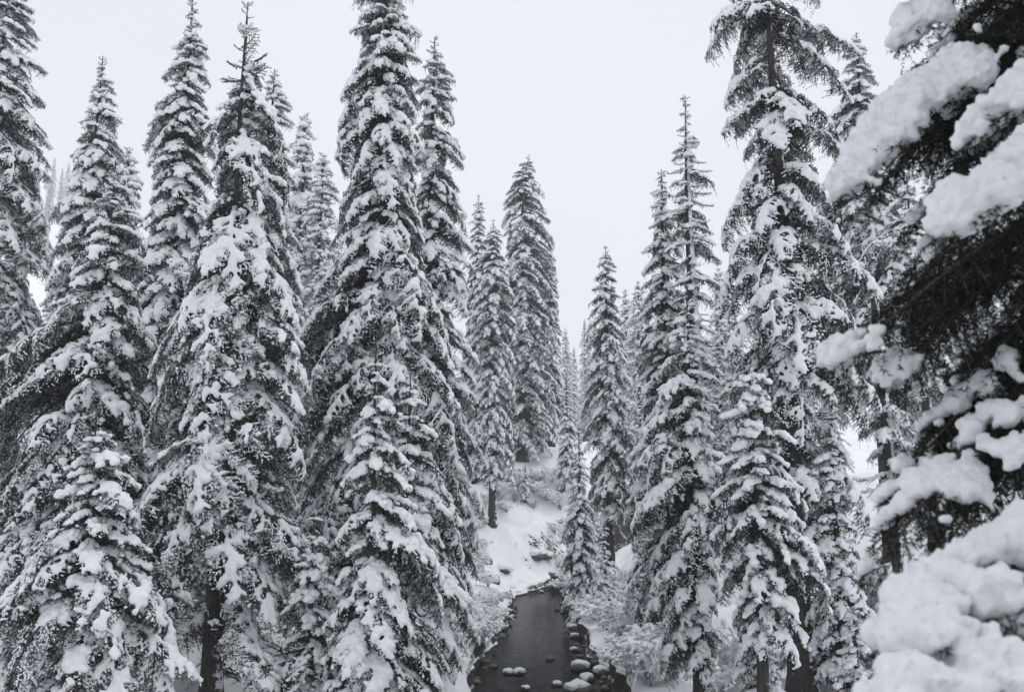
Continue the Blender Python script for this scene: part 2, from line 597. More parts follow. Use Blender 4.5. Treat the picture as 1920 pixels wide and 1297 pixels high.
    if crust > 0 and style != 'bare':
        Ps, Ts = [], []
        for P, lv, uu in lines:
            if lv not in (1, 2): continue
            seg = np.diff(P, axis=0)
            ln = np.linalg.norm(seg, axis=1).sum()
            k = int(ln / 0.030)
            if k < 1: continue
            lo, hi = rng.uniform(0, 0.25), rng.uniform(0.6, 1.0)
            q = np.sort(rng.uniform(lo, hi, k))
            tt = np.linspace(0, 1, len(P))
            pt = np.stack([np.interp(q, tt, P[:, c]) for c in range(3)], -1)
            tg = seg[np.clip((q * len(seg)).astype(int), 0, len(seg) - 1)]
            if uu < 0.24 + rng.uniform(-0.1, 0.1) and L > 0.5: continue      # the inner part of a bough is sheltered
            Ps.append(pt); Ts.append(tg / (np.linalg.norm(tg, axis=1)[:, None] + 1e-9))
        P, T = np.concatenate(Ps), np.concatenate(Ts)
        pat = np.sin(P[:, 0] * 9 + 2) * np.cos(P[:, 1] * 10 + 1)
        ok = rng.uniform(0, 1, len(P)) < crust * (0.62 + 0.95 * pat)
        P, T = P[ok], T[ok]
        k = len(P)
        r = rng.uniform(0.009, 0.021, k)[:, None]
        sd = np.cross(T, [0, 0, 1.0]); sd /= np.linalg.norm(sd, axis=1)[:, None] + 1e-6
        upv = np.cross(sd, T)
        c = P + upv * r * 0.8 + rng.normal(0, 0.003, (k, 3))
        hl = rng.uniform(0.016, 0.032, k)[:, None]
        KV = np.stack([c + T * hl, c - T * hl, c + sd * r, c - sd * r, c + upv * r * 0.9, c - upv * r * 0.8], 1).reshape(-1, 3)
        o8 = np.array([[0, 2, 4], [2, 1, 4], [1, 3, 4], [3, 0, 4], [2, 0, 5], [1, 2, 5], [3, 1, 5], [0, 3, 5]])
        KT = (o8[None] + (np.arange(k) * 6)[:, None, None]).reshape(-1, 3)
    # snow
    ph = rng.uniform(0, 6.28, 6)
    kx, ky = 6.0 / np.clip(L, 0.4, 1.0), 7.0 / np.clip(L, 0.4, 1.0)

    def g(p):
        return 0.6 * np.sin(p[:, 0] * kx * 1.5 + ph[0]) * np.cos(p[:, 1] * ky + ph[1]) + 0.5 * np.sin(p[:, 0] * kx * 2.7 + p[:, 1] * ky * 1.9 + ph[2]) + 0.35 * np.sin(p[:, 1] * ky * 3.1 + ph[3])
    C, Rr, G = [], [], []
    for P, lv, uu in lines:
        if lv == 3 or (lv == 2 and rng.uniform() < skip2): continue
        if lv == 1 and rng.uniform() < skip1: continue
        if L > 1.8 and style != 'bare' and axis is None and lv and math.sin(uu * L * 14 + ph[4] + (2.2 if P[-1][1] > P[0][1] else 0)) < -0.5: continue
        if lv == 1 and L > 2.5 and style != 'bare' and axis is None and rng.uniform() < 0.25: continue
        if lv and uu < 0.15 and L > 0.5 and style != 'bare': continue
        ln = np.linalg.norm(P[-1] - P[0]) + 1e-6
        r0 = {0: 0.042 + 0.006 * min(L, 2.2), 1: 0.036, 2: 0.025}[lv] * snow_r
        if style == 'bare': r0 = 0.036 if lv == 0 else 0.024
        if style == 'hemlock': r0 *= 0.86
        k = max(2, int(ln / (r0 * 0.55)))
        end = 0.97 if lv == 0 else rng.uniform(0.45, 0.98)
        q = np.linspace(0.10 if lv == 0 else rng.uniform(0.0, 0.25), end, k)
        tt = np.linspace(0, 1, len(P))
        pt = np.stack([np.interp(q, tt, P[:, c]) for c in range(3)], -1)
        bulge = 0.72 + 0.5 * np.sin(np.pi * (q - q[0]) / (q[-1] - q[0] + 1e-6)) if lv else 1.0
        rr = r0 * (1 - 0.25 * q) * bulge * rng.uniform(0.6, 1.4, k) * (1 if lv == 0 else rng.uniform(0.75, 1.3))
        gg = g(pt) + (0.0 if lv == 0 else rng.normal(0, 0.25))
        rr = rr * np.clip(0.95 + 0.38 * gg, 0.55, 1.6)
        pt[:, 2] += rr * 0.55 + 0.004
        C.append(pt); Rr.append(rr); G.append(gg)
    C, Rr, G = np.concatenate(C), np.concatenate(Rr), np.concatenate(G)
    return dict(A=A, wood=(WV, WQ), needles=(NV, NT, NF), crust=(KV, KT), C=C, R=Rr, G=G, L=L)


CLASSES = {'tiny': (0.36, 5, 0.07), 'short': (0.72, 6, 0.075), 'mid': (1.3, 6, 0.085), 'long': (2.1, 5, 0.11), 'great': (3.0, 3, 0.12)}
rng = np.random.default_rng(11)
VAR = {}                                          # class -> list of {needles mesh, snow meshes}
VOX = {'tiny': 0.015, 'short': 0.019, 'mid': 0.024, 'long': 0.030, 'great': 0.032}


def green_mesh(b, mats):
    WV, WQ = b['wood']
    NV, NT, NF = b['needles']
    WT = tri(WQ)
    if NV is None:
        return mesh_np('branch', WV, WT, mats)
    V = np.concatenate([NV, WV]); T = np.concatenate([NT, WT + len(NV)])
    mi = np.concatenate([np.zeros(len(NT), int), np.ones(len(WT), int)])
    at_ = np.concatenate([NF, np.zeros(len(WV))])
    KV, KT = b['crust']
    if KV is not None:
        T = np.concatenate([T, KT + len(V)]); V = np.concatenate([V, KV])
        mi = np.concatenate([mi, np.full(len(KT), 2)]); at_ = np.concatenate([at_, np.zeros(len(KV))])
    return mesh_np('branch', V, T, mats, smooth=False, mat_idx=mi, attr=at_)


def make_class(key, cname, style, count, **kw):
    L, _, sp = CLASSES[cname]
    VAR[key] = []
    for v in range(count):
        b = bough(L, style, rng, sp, **kw)
        e = dict(L=L, b=b, green=green_mesh(b, [NEEDLE, TWIG, SNOW] if style != 'bare' else [TWIG]))
        for lev, thr in (('heavy', -1.2 if cname in ('tiny', 'short') else -0.75 if cname == 'mid' else -0.45 if cname == 'great' else -0.9), ('light', 0.0)):
            keep = b['G'] > thr
            if keep.sum() < 3: keep = b['G'] >= np.sort(b['G'])[-3]
            snow_mesh((key, v, lev), b['C'][keep], b['R'][keep] * (1.0 if lev == 'heavy' else 0.9) * (1.2 if cname in ('tiny', 'short') and style == 'fir' else 1.13), VOX[cname] * (0.75 if style == 'bare' else 1), lump=(0.13, 0.05), fine=(0.045, 0.030), smooth=1)
        VAR[key].append(e)


for c in CLASSES: make_class(('fir', c), c, 'fir', CLASSES[c][1])
for c in ('short', 'mid', 'long', 'great'): make_class(('hemlock', c), c, 'hemlock', 3 if c == 'great' else 4)
make_class(('leader', 'tiny'), 'tiny', 'leader', 3, frost=0.25, crust=0.3)
make_class(('bare', 'short'), 'short', 'bare', 3, sec=False, width=0.3)
make_class(('bare', 'mid'), 'mid', 'bare', 4, sec=False, width=0.3)
SM = flush()
for key in VAR:
    for v, e in enumerate(VAR[key]):
        e['heavy'] = SM[(key, v, 'heavy')]; e['light'] = SM[(key, v, 'light')]


def mesh_arrays(me):
    V = np.empty(len(me.vertices) * 3, np.float32); me.vertices.foreach_get('co', V)
    me.calc_loop_triangles()
    T = np.empty(len(me.loop_triangles) * 3, np.int32); me.loop_triangles.foreach_get('vertices', T)
    return V.reshape(-1, 3), T.reshape(-1, 3)


_joined = {}


def joined(key, v, lev):
    """needles, wood and snow of a branch as one mesh, for trees too far to pick the snow off each branch"""
    if (key, v, lev) not in _joined:
        e = VAR[key][v]
        V1, T1 = mesh_arrays(e['green'])
        V2, T2 = mesh_arrays(e[lev])
        m1 = np.empty(len(T1), np.int32); e['green'].polygons.foreach_get('material_index', m1)
        fr = np.zeros(len(V1), np.float32)
        if 'frost' in e['green'].attributes: e['green'].attributes['frost'].data.foreach_get('value', fr)
        me = mesh_np('branch', np.concatenate([V1, V2]), np.concatenate([T1, T2 + len(V1)]), [NEEDLE, TWIG, SNOW], mat_idx=np.concatenate([m1, np.full(len(T2), 2)]), attr=np.concatenate([fr, np.zeros(len(V2))]))
        _joined[(key, v, lev)] = me
    return _joined[(key, v, lev)]


# ------------------------------------------------------------------ trees
def trunk_mesh(h, r0, rng, lean=(0, 0), rtop=0.012, mat=None, bend=0.0):
    n = max(14, int(h / 0.5))
    t = np.linspace(0, 1, n)
    w = 0.006 * h
    px = lean[0] * t + w * np.sin(t * 7 + rng.uniform(0, 6)) * t * (1 - t) * 2
    py = lean[1] * t + w * np.sin(t * 6 + rng.uniform(0, 6)) * t * (1 - t) * 2
    P = np.stack([px, py, t * h - 0.25 * (1 - t)], -1)
    P[:, 0] += bend * np.clip((t - 0.86) / 0.14, 0, 1) ** 1.6
    rad = rtop + (r0 - rtop) * (1 - t) ** 0.85 + r0 * 0.5 * np.exp(-t * h / 0.35)
    V, Qd = tube(P, rad, 10)
    return mesh_np('trunk', V, Qd, [mat or BARK]), P


COUNT = {'branches': 0}


def place_branch(root, key, v, loc, az, pitch, roll, sc, lev, split):
    e = VAR[key][v]
    M = Matrix.Rotation(az, 4, 'Z') @ Matrix.Rotation(-pitch, 4, 'Y') @ Matrix.Rotation(roll, 4, 'X')
    me = e['green'] if (split or lev is None) else joined(key, v, lev)
    o = bpy.data.objects.new('branch', me)
    o.matrix_basis = Matrix.Translation(Vector(loc)) @ M @ Matrix.Scale(sc, 4)
    link(o, root)
    COUNT['branches'] += 1
    if split and lev:
        link(bpy.data.objects.new('snow', e[lev]), o)


def tree(name, label, top, Yd, prof, style='fir', snow=0.75, base_y=None, crown_y=1400, seed=1, dens=1.0, cat='tree', group=None, split=True,
         trunk_r=None, bark=None, leader=0.6, lean_px=0, droop=1.0, gaps=0.0, bend=0.0, front=0.0, dead=0, rough=0.34):
    """a conifer: top = the direction its tip is seen in, prof = (height line, left edge, right edge) of its crown"""
    rg = np.random.default_rng(seed)
    tip = at(top[0], top[1], Yd)
    foot = at(top[0], top[1], Yd)
    x0 = tip[0] + lean_px * Yd / F
    z0 = float(H(x0, Yd))
    h = tip[2] - z0
    root = empty(name, (x0, Yd, z0))
    tag(root, label, cat, group)
    r0 = trunk_r or (0.05 + 0.0115 * h)
    tm, TP = trunk_mesh(h, r0, rg, lean=(tip[0] - x0, 0), mat=bark, bend=bend)
    link(bpy.data.objects.new('trunk', tm), root)
    ax = lambda z: np.interp(z, TP[:, 2], TP[:, 0])
    zz, rl, rr = [], [], []
    for (yy, xl, xr) in prof:
        a, b = at(xl, yy, Yd), at(xr, yy, Yd)
        z = a[2] - z0
        xa = x0 + ax(z)
        zz.append(z); rl.append(max(0.08, xa - a[0])); rr.append(max(0.08, b[0] - xa))
    zz, rl, rr = [np.array(q)[::-1] for q in (zz, rl, rr)]
    zz = np.append(zz, h); rl = np.append(rl, 0.05); rr = np.append(rr, 0.05)
    zc = max(-0.25, at(top[0], crown_y, Yd)[2] - z0)
    plan = []
    top_z = h
    z = h - 0.06
    az = rg.uniform(0, 6.28)
    while z > zc:
        a, b = np.interp(z, zz, rl), np.interp(z, zz, rr)
        rm = 0.5 * (a + b)
        fz = 1 - (z - zc) / (h - zc)                       # 0 tip .. 1 lowest
        dz = (0.20 + 0.135 * rm) / dens
        nb = int(np.clip(round(3.2 + 1.5 * rm), 3, 7))
        for k in range(nb):
            az += 2.39996 + rg.normal(0, 0.18)
            if gaps and rg.uniform() < gaps * fz ** 0.3: continue
            ca, sa = math.cos(az), math.sin(az)
            reach = (b if ca > 0 else a) * abs(ca) + rm * 0.92 * (1 - abs(ca))
            if front and sa < -0.45 and top_z - z < front and rg.uniform() < 0.7: continue
            nzv = float(vnoise(np.array(z * 1.15), np.array(az % 6.2832 * 0.9), seed))
            if sa < -0.4: reach *= 0.74
            reach *= min(1.1, rg.uniform(0.80, 1.14) * (1.0 + rough * (2 * nzv - 1.05)))
            zt = z + rg.uniform(-0.5, 0.5) * dz
            top_d = h - zt
            if top_d < leader: dl = R(rg.uniform(15, 45))
            else:
                dl = -R((8 + 28 * min(1, top_d / 4.0) + 10 * fz + rg.normal(0, 8)) * droop)
            ln = min(3.15, max(0.16, reach / math.cos(dl)))
            za = min(zt - reach * math.tan(dl), h - 0.1)
            plan.append((za, az, dl, ln, top_d, fz))
        z -= dz
    if len(plan) > 300:
        idx = np.sort(rg.choice(len(plan), 300, replace=False))
        plan = [plan[q] for q in idx]
    for k in range(dead):                                  # dead branches low inside the crown
        za = rg.uniform(0.08, 0.42) * h
        place_branch(root, ('bare', 'mid'), int(rg.integers(4)), (ax(za), 0, za), rg.uniform(0, 6.28), -R(rg.uniform(5, 30)), rg.normal(0, 0.5), rg.uniform(0.8, 1.5), 'heavy' if k % 2 else 'light', True)
    for (za, az, dl, ln, top_d, fz) in plan:
        if style == 'bare' and rg.uniform() < 0.45:
            key = ('bare', 'short' if ln < 0.95 else 'mid')
        elif top_d < leader: key = ('leader', 'tiny')
        elif ln < 0.5: key = ('fir', 'tiny')
        else:
            st = style if style in ('fir', 'hemlock') else 'fir'
            c = 'short' if ln < 0.98 else 'mid' if ln < 1.65 else 'long' if ln < 2.5 else 'great'
            if st == 'hemlock' and rg.uniform() < 0.2: st = 'fir'
            if st == 'fir' and rg.uniform() < 0.22 and fz > 0.25: st = 'hemlock'
            key = (st, c)
        v = int(rg.integers(len(VAR[key])))
        sc = ln / VAR[key][v]['L']
        q = rg.uniform()
        lev = 'heavy' if q < snow else 'light' if q < snow + (1 - snow) * 0.8 else None
        if key[0] == 'bare': lev = 'heavy'
        if top_d < leader and rg.uniform() < 0.6: lev = None
        place_branch(root, key, v, (ax(za), np.interp(za, TP[:, 2], TP[:, 1]), za), az, dl, rg.normal(0, 0.16), sc, lev, split)
    return root


FIRS = 'snow-laden conifers lining the creek'
TREES = [
    # name, label, top, distance, crown profile, options
    ('fir_tree', 'tall snow-covered fir cut off by the left edge of the photo', (22, -60), 26,
     [(0, -25, 60), (150, -40, 75), (300, -55, 82), (450, -80, 92), (700, -120, 110), (1300, -200, 190)], dict(snow=1.0, dens=1.15)),
    ('fir_tree', 'rounded snowy fir with thin bare leader, right of the cut-off tree at left edge', (193, 105), 25,
     [(160, 172, 215), (250, 135, 232), (330, 115, 245), (450, 100, 262), (600, 70, 300), (900, 20, 350), (1300, -30, 400)], dict(snow=0.92, leader=0.3)),
    ('fir_tree', 'darker green fir with sparse snow standing before the rounded snowy fir', (217, 300), 19,
     [(350, 192, 243), (450, 130, 268), (550, 90, 270), (650, 40, 280), (750, -10, 295), (900, -60, 310), (1300, -160, 420)], dict(snow=0.42, dead=10, rough=0.5)),
    ('fir_tree', 'tall narrow fir with round snow pads just left of the dark-trunked foreground fir', (362, -15), 23,
     [(80, 332, 388), (160, 308, 394), (300, 268, 398), (450, 252, 405), (600, 240, 430), (800, 210, 480), (1300, 120, 560)], dict(snow=0.95, dens=1.1)),
    ('fir_tree', 'big foreground fir with dark bare-whorled spire and long thick snow-loaded lower boughs', (465, 5), 17,
     [(60, 440, 492), (100, 405, 512), (160, 398, 490), (200, 400, 512), (260, 390, 538), (350, 382, 530), (450, 358, 535), (550, 332, 548), (650, 315, 555),
      (750, 288, 562), (900, 238, 565), (1100, 180, 600), (1200, 130, 650), (1300, 60, 720)], dict(snow=0.85, leader=1.7, droop=1.2, dens=1.0, gaps=0.12, front=5.5, dead=8, rough=0.5)),
    ('fir_tree', 'slim fir with snowball clumps peeking out behind the big dark-spired fir', (515, 130), 26,
     [(170, 492, 542), (250, 482, 550), (330, 478, 552), (500, 460, 565), (900, 430, 590)], dict(snow=1.0, leader=0.2)),
    ('fir_tree', 'small snowy fir in the lower left corner in front of the larger firs', (183, 775), 14,
     [(830, 150, 215), (900, 118, 252), (1000, 86, 272), (1100, 30, 292), (1200, -20, 315), (1297, -70, 345)], dict(snow=0.8, leader=0.35, dens=1.3)),
    ('fir_tree', 'tallest broad fir left of centre, its top cut off by the upper edge', (728, -60), 21,
     [(0, 672, 778), (100, 652, 784), (200, 642, 795), (300, 640, 800), (400, 632, 795), (500, 612, 805), (600, 588, 832), (700, 556, 852), (850, 526, 862),
      (1000, 515, 870), (1300, 480, 880)], dict(snow=1.0, style='hemlock', droop=1.05, dead=14, rough=0.38, dens=1.25)),
    ('fir_tree', 'slender pointed fir close behind the right side of the tallest broad fir', (815, 70), 24,
     [(130, 788, 842), (200, 772, 864), (300, 770, 868), (400, 764, 874), (500, 762, 884), (600, 770, 884), (750, 760, 895), (900, 750, 903), (1100, 740, 905), (1300, 730, 905)],
     dict(snow=1.0, leader=0.5)),
    ('fir_tree', 'short foreground fir with drooping snow boughs at the foot of the tallest broad fir', (706, 650), 15.5,
     [(700, 688, 727), (780, 668, 752), (900, 648, 782), (1000, 636, 795), (1100, 622, 815), (1200, 612, 835), (1297, 600, 850)], dict(snow=0.8, leader=0.3)),
    ('fir_tree', 'short fir with rounded snow puffs overhanging the left edge of the creek', (770, 700), 17,
     [(760, 742, 800), (850, 738, 826), (950, 735, 842), (1100, 730, 866), (1200, 735, 882), (1297, 735, 872)], dict(snow=0.85, leader=0.3)),
    ('fir_tree', 'thin grey-white fir behind the left of the creek opening, half hidden by its neighbour', (897, 365), 56,
     [(400, 880, 913), (470, 879, 916), (600, 870, 930), (900, 860, 940)], dict(snow=0.9)),
    ('fir_tree', 'snowy conifer with bare dark lower trunk at the head of the left snowbank', (925, 412), 50,
     [(450, 907, 944), (520, 884, 957), (620, 884, 964), (720, 890, 964), (790, 900, 964), (880, 902, 962)], dict(snow=0.9, crown_y=915, style='hemlock')),
    ('hemlock_tree', 'hemlock with top bent over to the right and visible trunk above the left snowbank', (980, 290), 60,
     [(320, 965, 1012), (400, 935, 1035), (480, 935, 1042), (600, 930, 1050), (720, 935, 1050), (850, 940, 1040)],
     dict(snow=1.0, crown_y=880, style='fir', gaps=0.06, dens=0.95, trunk_r=0.42, bend=0.5, front=5.0, rough=0.3)),
    ('fir_tree', 'narrow snow-crusted fir with short bare stem behind the bent-topped hemlock', (1032, 440), 63,
     [(500, 1010, 1045), (650, 1005, 1055), (800, 1015, 1062), (860, 1020, 1060)], dict(snow=0.95, crown_y=860)),
    ('fir_tree', 'sharp pointed dark fir right of the sky gap over the creek', (1135, 460), 38,
     [(500, 1117, 1156), (580, 1103, 1168), (700, 1097, 1182), (800, 1094, 1192), (900, 1090, 1196), (1000, 1098, 1200)], dict(snow=0.25, crown_y=985, leader=0.5)),
    ('fir_tree', 'small white fir standing alone on the right creek bank below the sharp pointed dark fir', (1085, 800), 35,
     [(870, 1069, 1101), (950, 1061, 1109), (1040, 1053, 1119)], dict(snow=0.9, leader=0.2)),
    ('fir_tree', 'tiny snow-wrapped fir sapling among the brush on the right bank', (1133, 985), 32,
     [(1030, 1121, 1146), (1080, 1111, 1156)], dict(snow=1.0, leader=0.1)),
    ('fir_tree', 'tall slim fir left of the half-bare snag, with rounded snowy tip', (1240, 318), 26,
     [(345, 1226, 1254), (380, 1219, 1262), (450, 1209, 1278), (550, 1206, 1294), (700, 1194, 1316), (850, 1188, 1330), (1000, 1180, 1340), (1200, 1170, 1350)], dict(snow=1.0, leader=0.15)),
    ('fir_tree', 'fir with drooping snowy boughs and dark snowless skirt beside the right bank brush', (1288, 560), 18.5,
     [(650, 1255, 1322), (750, 1226, 1335), (850, 1200, 1345), (950, 1190, 1350), (1100, 1208, 1352), (1200, 1225, 1345), (1270, 1240, 1340)],
     dict(snow=0.6, crown_y=1290, leader=0.3, style='hemlock', dens=1.3)),
    ('snag_tree', 'half-bare snag with thin snow-lined dead branches rising right of the slim fir', (1285, 178), 25,
     [(250, 1270, 1300), (275, 1258, 1338), (400, 1245, 1350), (500, 1250, 1355), (600, 1245, 1350), (900, 1230, 1370)],
     dict(snow=0.9, style='bare', bark='snowy', dens=0.95, crown_y=900, leader=0.1, trunk_r=0.32, droop=0.5)),
    ('hemlock_tree', 'largest hemlock on the right with tall dark trunk and layered drooping branches', (1434, -130), 18,
     [(-60, 1385, 1500), (0, 1340, 1560), (100, 1335, 1592), (250, 1352, 1575), (400, 1352, 1570), (550, 1338, 1622), (700, 1330, 1640), (850, 1360, 1620), (1100, 1380, 1600)],
     dict(snow=0.95, style='hemlock', gaps=0.28, dens=0.8, crown_y=1130, trunk_r=0.27, bark='mid', droop=1.05, front=6.0, dead=8, rough=0.5)),
    ('fir_tree', 'bushy snow-loaded fir in front of the largest hemlock trunk', (1405, 690), 15.5,
     [(715, 1372, 1440), (760, 1358, 1456), (850, 1350, 1486), (950, 1348, 1512), (1050, 1343, 1532), (1150, 1350, 1540), (1230, 1370, 1530)], dict(snow=0.85, crown_y=1250, leader=0.2, dens=1.3, rough=0.5)),
    ('fir_tree', 'narrow drooping fir immediately right of the largest hemlock trunk base', (1555, 800), 17.5,
     [(900, 1518, 1590), (1000, 1506, 1612), (1150, 1516, 1632), (1280, 1530, 1628)], dict(snow=0.85, crown_y=1290, leader=0.2, style='hemlock', dens=1.3)),
    ('fir_tree', 'pointed pale fir between the largest hemlock and the near overhanging branches', (1605, 62), 29,
     [(100, 1584, 1626), (150, 1567, 1646), (200, 1562, 1652), (400, 1535, 1690), (700, 1500, 1750)], dict(snow=0.9, crown_y=800, leader=0.3)),
    ('fir_tree', 'snow-whitened fir seen through the gap below the near overhanging branches', (1700, 330), 27,
     [(450, 1630, 1765), (600, 1600, 1800), (700, 1600, 1810)], dict(snow=0.95, crown_y=780)),
    ('fir_tree', 'young fir with twiggy dead lower boughs right of the dark-spired fir trunk', (590, 960), 16.5,
     [(1040, 560, 622), (1150, 535, 650), (1297, 515, 675)], dict(snow=0.8, leader=0.1, dens=1.2, dead=12)),
    ('fir_tree', 'snow-wrapped sapling at the foot of the narrow drooping fir', (1600, 1135), 16,
     [(1180, 1580, 1622), (1250, 1565, 1640), (1297, 1555, 1650)], dict(snow=0.95, leader=0.1, dens=1.3)),
    ('fir_tree', 'dark sapling in the shade under the bushy snow-loaded fir', (1425, 1110), 16.8,
     [(1160, 1400, 1450), (1250, 1380, 1470), (1297, 1370, 1480)], dict(snow=0.5, leader=0.1, dens=1.2)),
    ('fir_tree', 'white fir sapling among frosted bushes on the left snowbank', (985, 870), 54,
     [(900, 975, 996), (950, 968, 1003)], dict(snow=1.0, leader=0.1)),
    ('fir_tree', 'broad frosted fir closing the valley behind the left snowbank', (1010, 640), 68,
     [(700, 992, 1028), (800, 982, 1040), (880, 975, 1045)], dict(snow=1.0, leader=0.1)),
    ('fir_tree', 'slim frosted fir at the edge of the sky gap above the creek bend', (1062, 690), 56,
     [(760, 1050, 1074), (850, 1043, 1082), (950, 1038, 1088)], dict(snow=1.0, leader=0.1)),
]
BK = {'snowy': BARK_SNOWY, 'mid': BARK, None: BARK}
for q, (nm, lb, top, Yd, prof, kw) in enumerate(TREES):
    kw = dict(kw)
    kw['bark'] = BK[kw.get('bark')]
    tree(nm, lb, top, Yd, prof, seed=100 + q, group=None, **kw)

# ------------------------------------------------------------------ trees farther back: trunk, crown and snow each in one mesh
FAR = []


def far_variant(h, rbase, seed, snowp):
    rg = np.random.default_rng(seed)
    gp, sp = [], []
    fr_all = []
    z = h - 0.05
    az = 0
    while z > 0.08 * h:
        r = (0.12 + rbase * ((h - z) / h) ** 0.72) * (0.85 + 0.3 * rg.uniform())
        nb = int(np.clip(4 + 1.6 * r, 4, 7))
        for k in range(nb):
            az += 2.4 + rg.normal(0, 0.2)
            reach = max(0.12, r * rg.uniform(0.6, 1.15))
            dl = -R(14 + 18 * min(1, (h - z) / 4) + rg.normal(0, 8)) if h - z > 0.3 else R(35)
            ln = max(0.14, reach / math.cos(dl))
            c = 'tiny' if ln < 0.5 else 'short' if ln < 0.98 else 'mid' if ln < 1.65 else 'long'
            e = VAR[('fir', c)][int(rg.integers(len(VAR[('fir', c)])))]
            b = e['b']
            sc = ln / e['L']
            M = np.array((Matrix.Rotation(az, 3, 'Z') @ Matrix.Rotation(-dl, 3, 'Y') @ Matrix.Scale(sc, 3)))
            off = np.array([0, 0, min(h - 0.08, z - reach * math.tan(dl) + rg.uniform(-.1, .1))])
            NV, NT, NF = b['needles']
            pick = rg.choice(len(NT), min(len(NT), int(50 + 110 * ln)), replace=False)
            tv = NV.reshape(-1, 3, 3)[pick]
            cen = tv.mean(1, keepdims=True)
            tv = cen + (tv - cen) * np.array([2.6])
            gp.append(tv.reshape(-1, 3) @ M.T + off); fr_all.append(NF.reshape(-1, 3)[pick].ravel())
            keep = np.where(b['G'] > (-0.5 if rg.uniform() < snowp else 0.2))[0]
            if len(keep) == 0: continue
            pk = rg.choice(keep, min(len(keep), int(8 + 17 * ln)), replace=False)
            sp.append(np.concatenate([b['C'][pk] @ M.T + off, (b['R'][pk] * 2.0 * max(0.5, sc))[:, None]], 1))
        z -= 0.20 + 0.15 * r
    GV = np.concatenate(gp)
    crown = mesh_np('crown', GV, np.arange(len(GV)).reshape(-1, 3), [NEEDLE], smooth=False, attr=np.concatenate(fr_all))
    sp = np.concatenate(sp)
    V0 = ICO1[0] * 1
    SV, ST = spheres(sp[:, :3], sp[:, 3], squash=0.7)
    SV = SV + rg.normal(0, 0.012, SV.shape)
    snow = mesh_np('snow', SV, ST, [SNOW])
    tm, _ = trunk_mesh(h, 0.06 + 0.011 * h, rg)
    FAR.append((h, tm, crown, snow))


for q, (h, rb, sp_) in enumerate([(17, 1.9, 0.95), (14, 1.9, 0.8), (20, 2.1, 0.9), (12, 1.5, 1.0), (16, 2.4, 0.85)]):
    far_variant(h, rb, 50 + q, sp_)


ORD = ('first second third fourth fifth sixth seventh eighth ninth tenth eleventh twelfth thirteenth fourteenth fifteenth sixteenth seventeenth eighteenth nineteenth '
       'twentieth twenty-first twenty-second twenty-third twenty-fourth twenty-fifth').split()


def rank(objs, fmt, key):
    for k, o in enumerate(sorted(objs, key=key)): o['label'] = fmt.format(ORD[k])


across = lambda o: o.location.x / o.location.y


def far_tree(name, label, x, y, h, group, v, rz):
    H0, tm, cr, sn = FAR[v % len(FAR)]
    z = float(H(x, y, False))
    root = empty(name, (x, y, z - 0.1), rz)
    root.scale = (h / H0,) * 3
    tag(root, label, 'tree', group)
    link(bpy.data.objects.new('trunk', tm), root)
    link(bpy.data.objects.new('crown', cr), root)
    link(bpy.data.objects.new('snow', sn), root)
    return root


rg = np.random.default_rng(5)
for (px, py, Yd, lb) in [
    (572, 210, 44, 'pale slim fir behind the gap left of the tallest broad fir, taller of two'),
    (607, 285, 41, 'pale fir right beside the taller slim fir, left of the tallest broad fir'),
    (243, 272, 36, 'thin fir tip showing between the rounded snowy fir and the narrow padded fir'),
    (1060, 615, 105, 'small hazy fir at the left side of the V-shaped sky gap'),
    (1076, 650, 135, 'tiny faint fir at the very bottom of the V-shaped sky gap'),
    (1096, 598, 108, 'small hazy fir tucked behind the sharp pointed dark fir on its left'),
    (1172, 540, 84, 'hazy pale fir just right of the sharp pointed dark fir'),
    (1196, 525, 80, 'taller hazy pale fir between the sharp dark fir and the slim rounded-tip fir'),
    (1347, 500, 46, 'thin distant spire between the half-bare snag and the largest hemlock'),
]:
    p = at(px, py, Yd)
    far_tree('fir_tree', lb, p[0], Yd, p[2] - float(H(p[0], Yd, False)), None, int(rg.integers(5)), rg.uniform(0, 6.28))


def scatter(group, label, spots, fmt=None):
    made = []
    for (x, y, h) in spots:
        t = far_tree('fir_tree', label, x, y, h, group, int(rg.integers(5)), rg.uniform(0, 6.28))
        made.append(t)
    if fmt: rank(made, fmt, across)


def rows(px0, px1, py_lo, py_hi, Y0, Y1, n):
    out = []
    for k in range(n):
        px = px0 + (px1 - px0) * (k + rg.uniform(0.1, 0.9)) / n
        Yd = rg.uniform(Y0, Y1)
        p = at(px, rg.uniform(py_lo, py_hi), Yd)
        out.append((p[0], Yd, max(4, p[2] - float(H(p[0], Yd, False)))))
    return out


scatter('firs behind the left front row', 'snowy fir glimpsed in gaps behind the left front row of trees', rows(-60, 620, 420, 560, 31, 38, 11), '{} from left of the snowy firs showing in gaps behind the left front trees')
scatter('firs deep behind the left trees', 'whitish fir farther back behind the left trees', rows(60, 860, 480, 640, 46, 62, 14), '{} from left of the whitish firs deep behind the left trees')
scatter('hazy firs at the head of the valley', 'hazy whitened fir in the mass at the head of the creek valley', rows(860, 1055, 640, 720, 78, 120, 14) + rows(1095, 1240, 600, 700, 80, 125, 10), '{} from left of the hazy whitened firs at the head of the creek valley')
scatter('firs behind the right hemlock', 'pale fir seen through gaps behind the largest hemlock', rows(1210, 1560, 560, 700, 34, 55, 10), '{} from left of the pale firs in gaps behind the largest hemlock')
scatter('firs on the slope at right', 'white fir on the snow slope behind the near overhanging branches', rows(1690, 2000, 430, 600, 38, 60, 9), '{} from left of the white firs on the slope behind the near overhanging branches')
hill = []
for k in range(46):
    Yd = rg.uniform(150, 300)
    x = (rg.uniform(-60, 300) - 960) / F * Yd
    hill.append((x, Yd, rg.uniform(10, 18)))
scatter('fogged firs on the hillside at upper left', 'faint fogged fir on the distant hillside behind the left trees', hill)

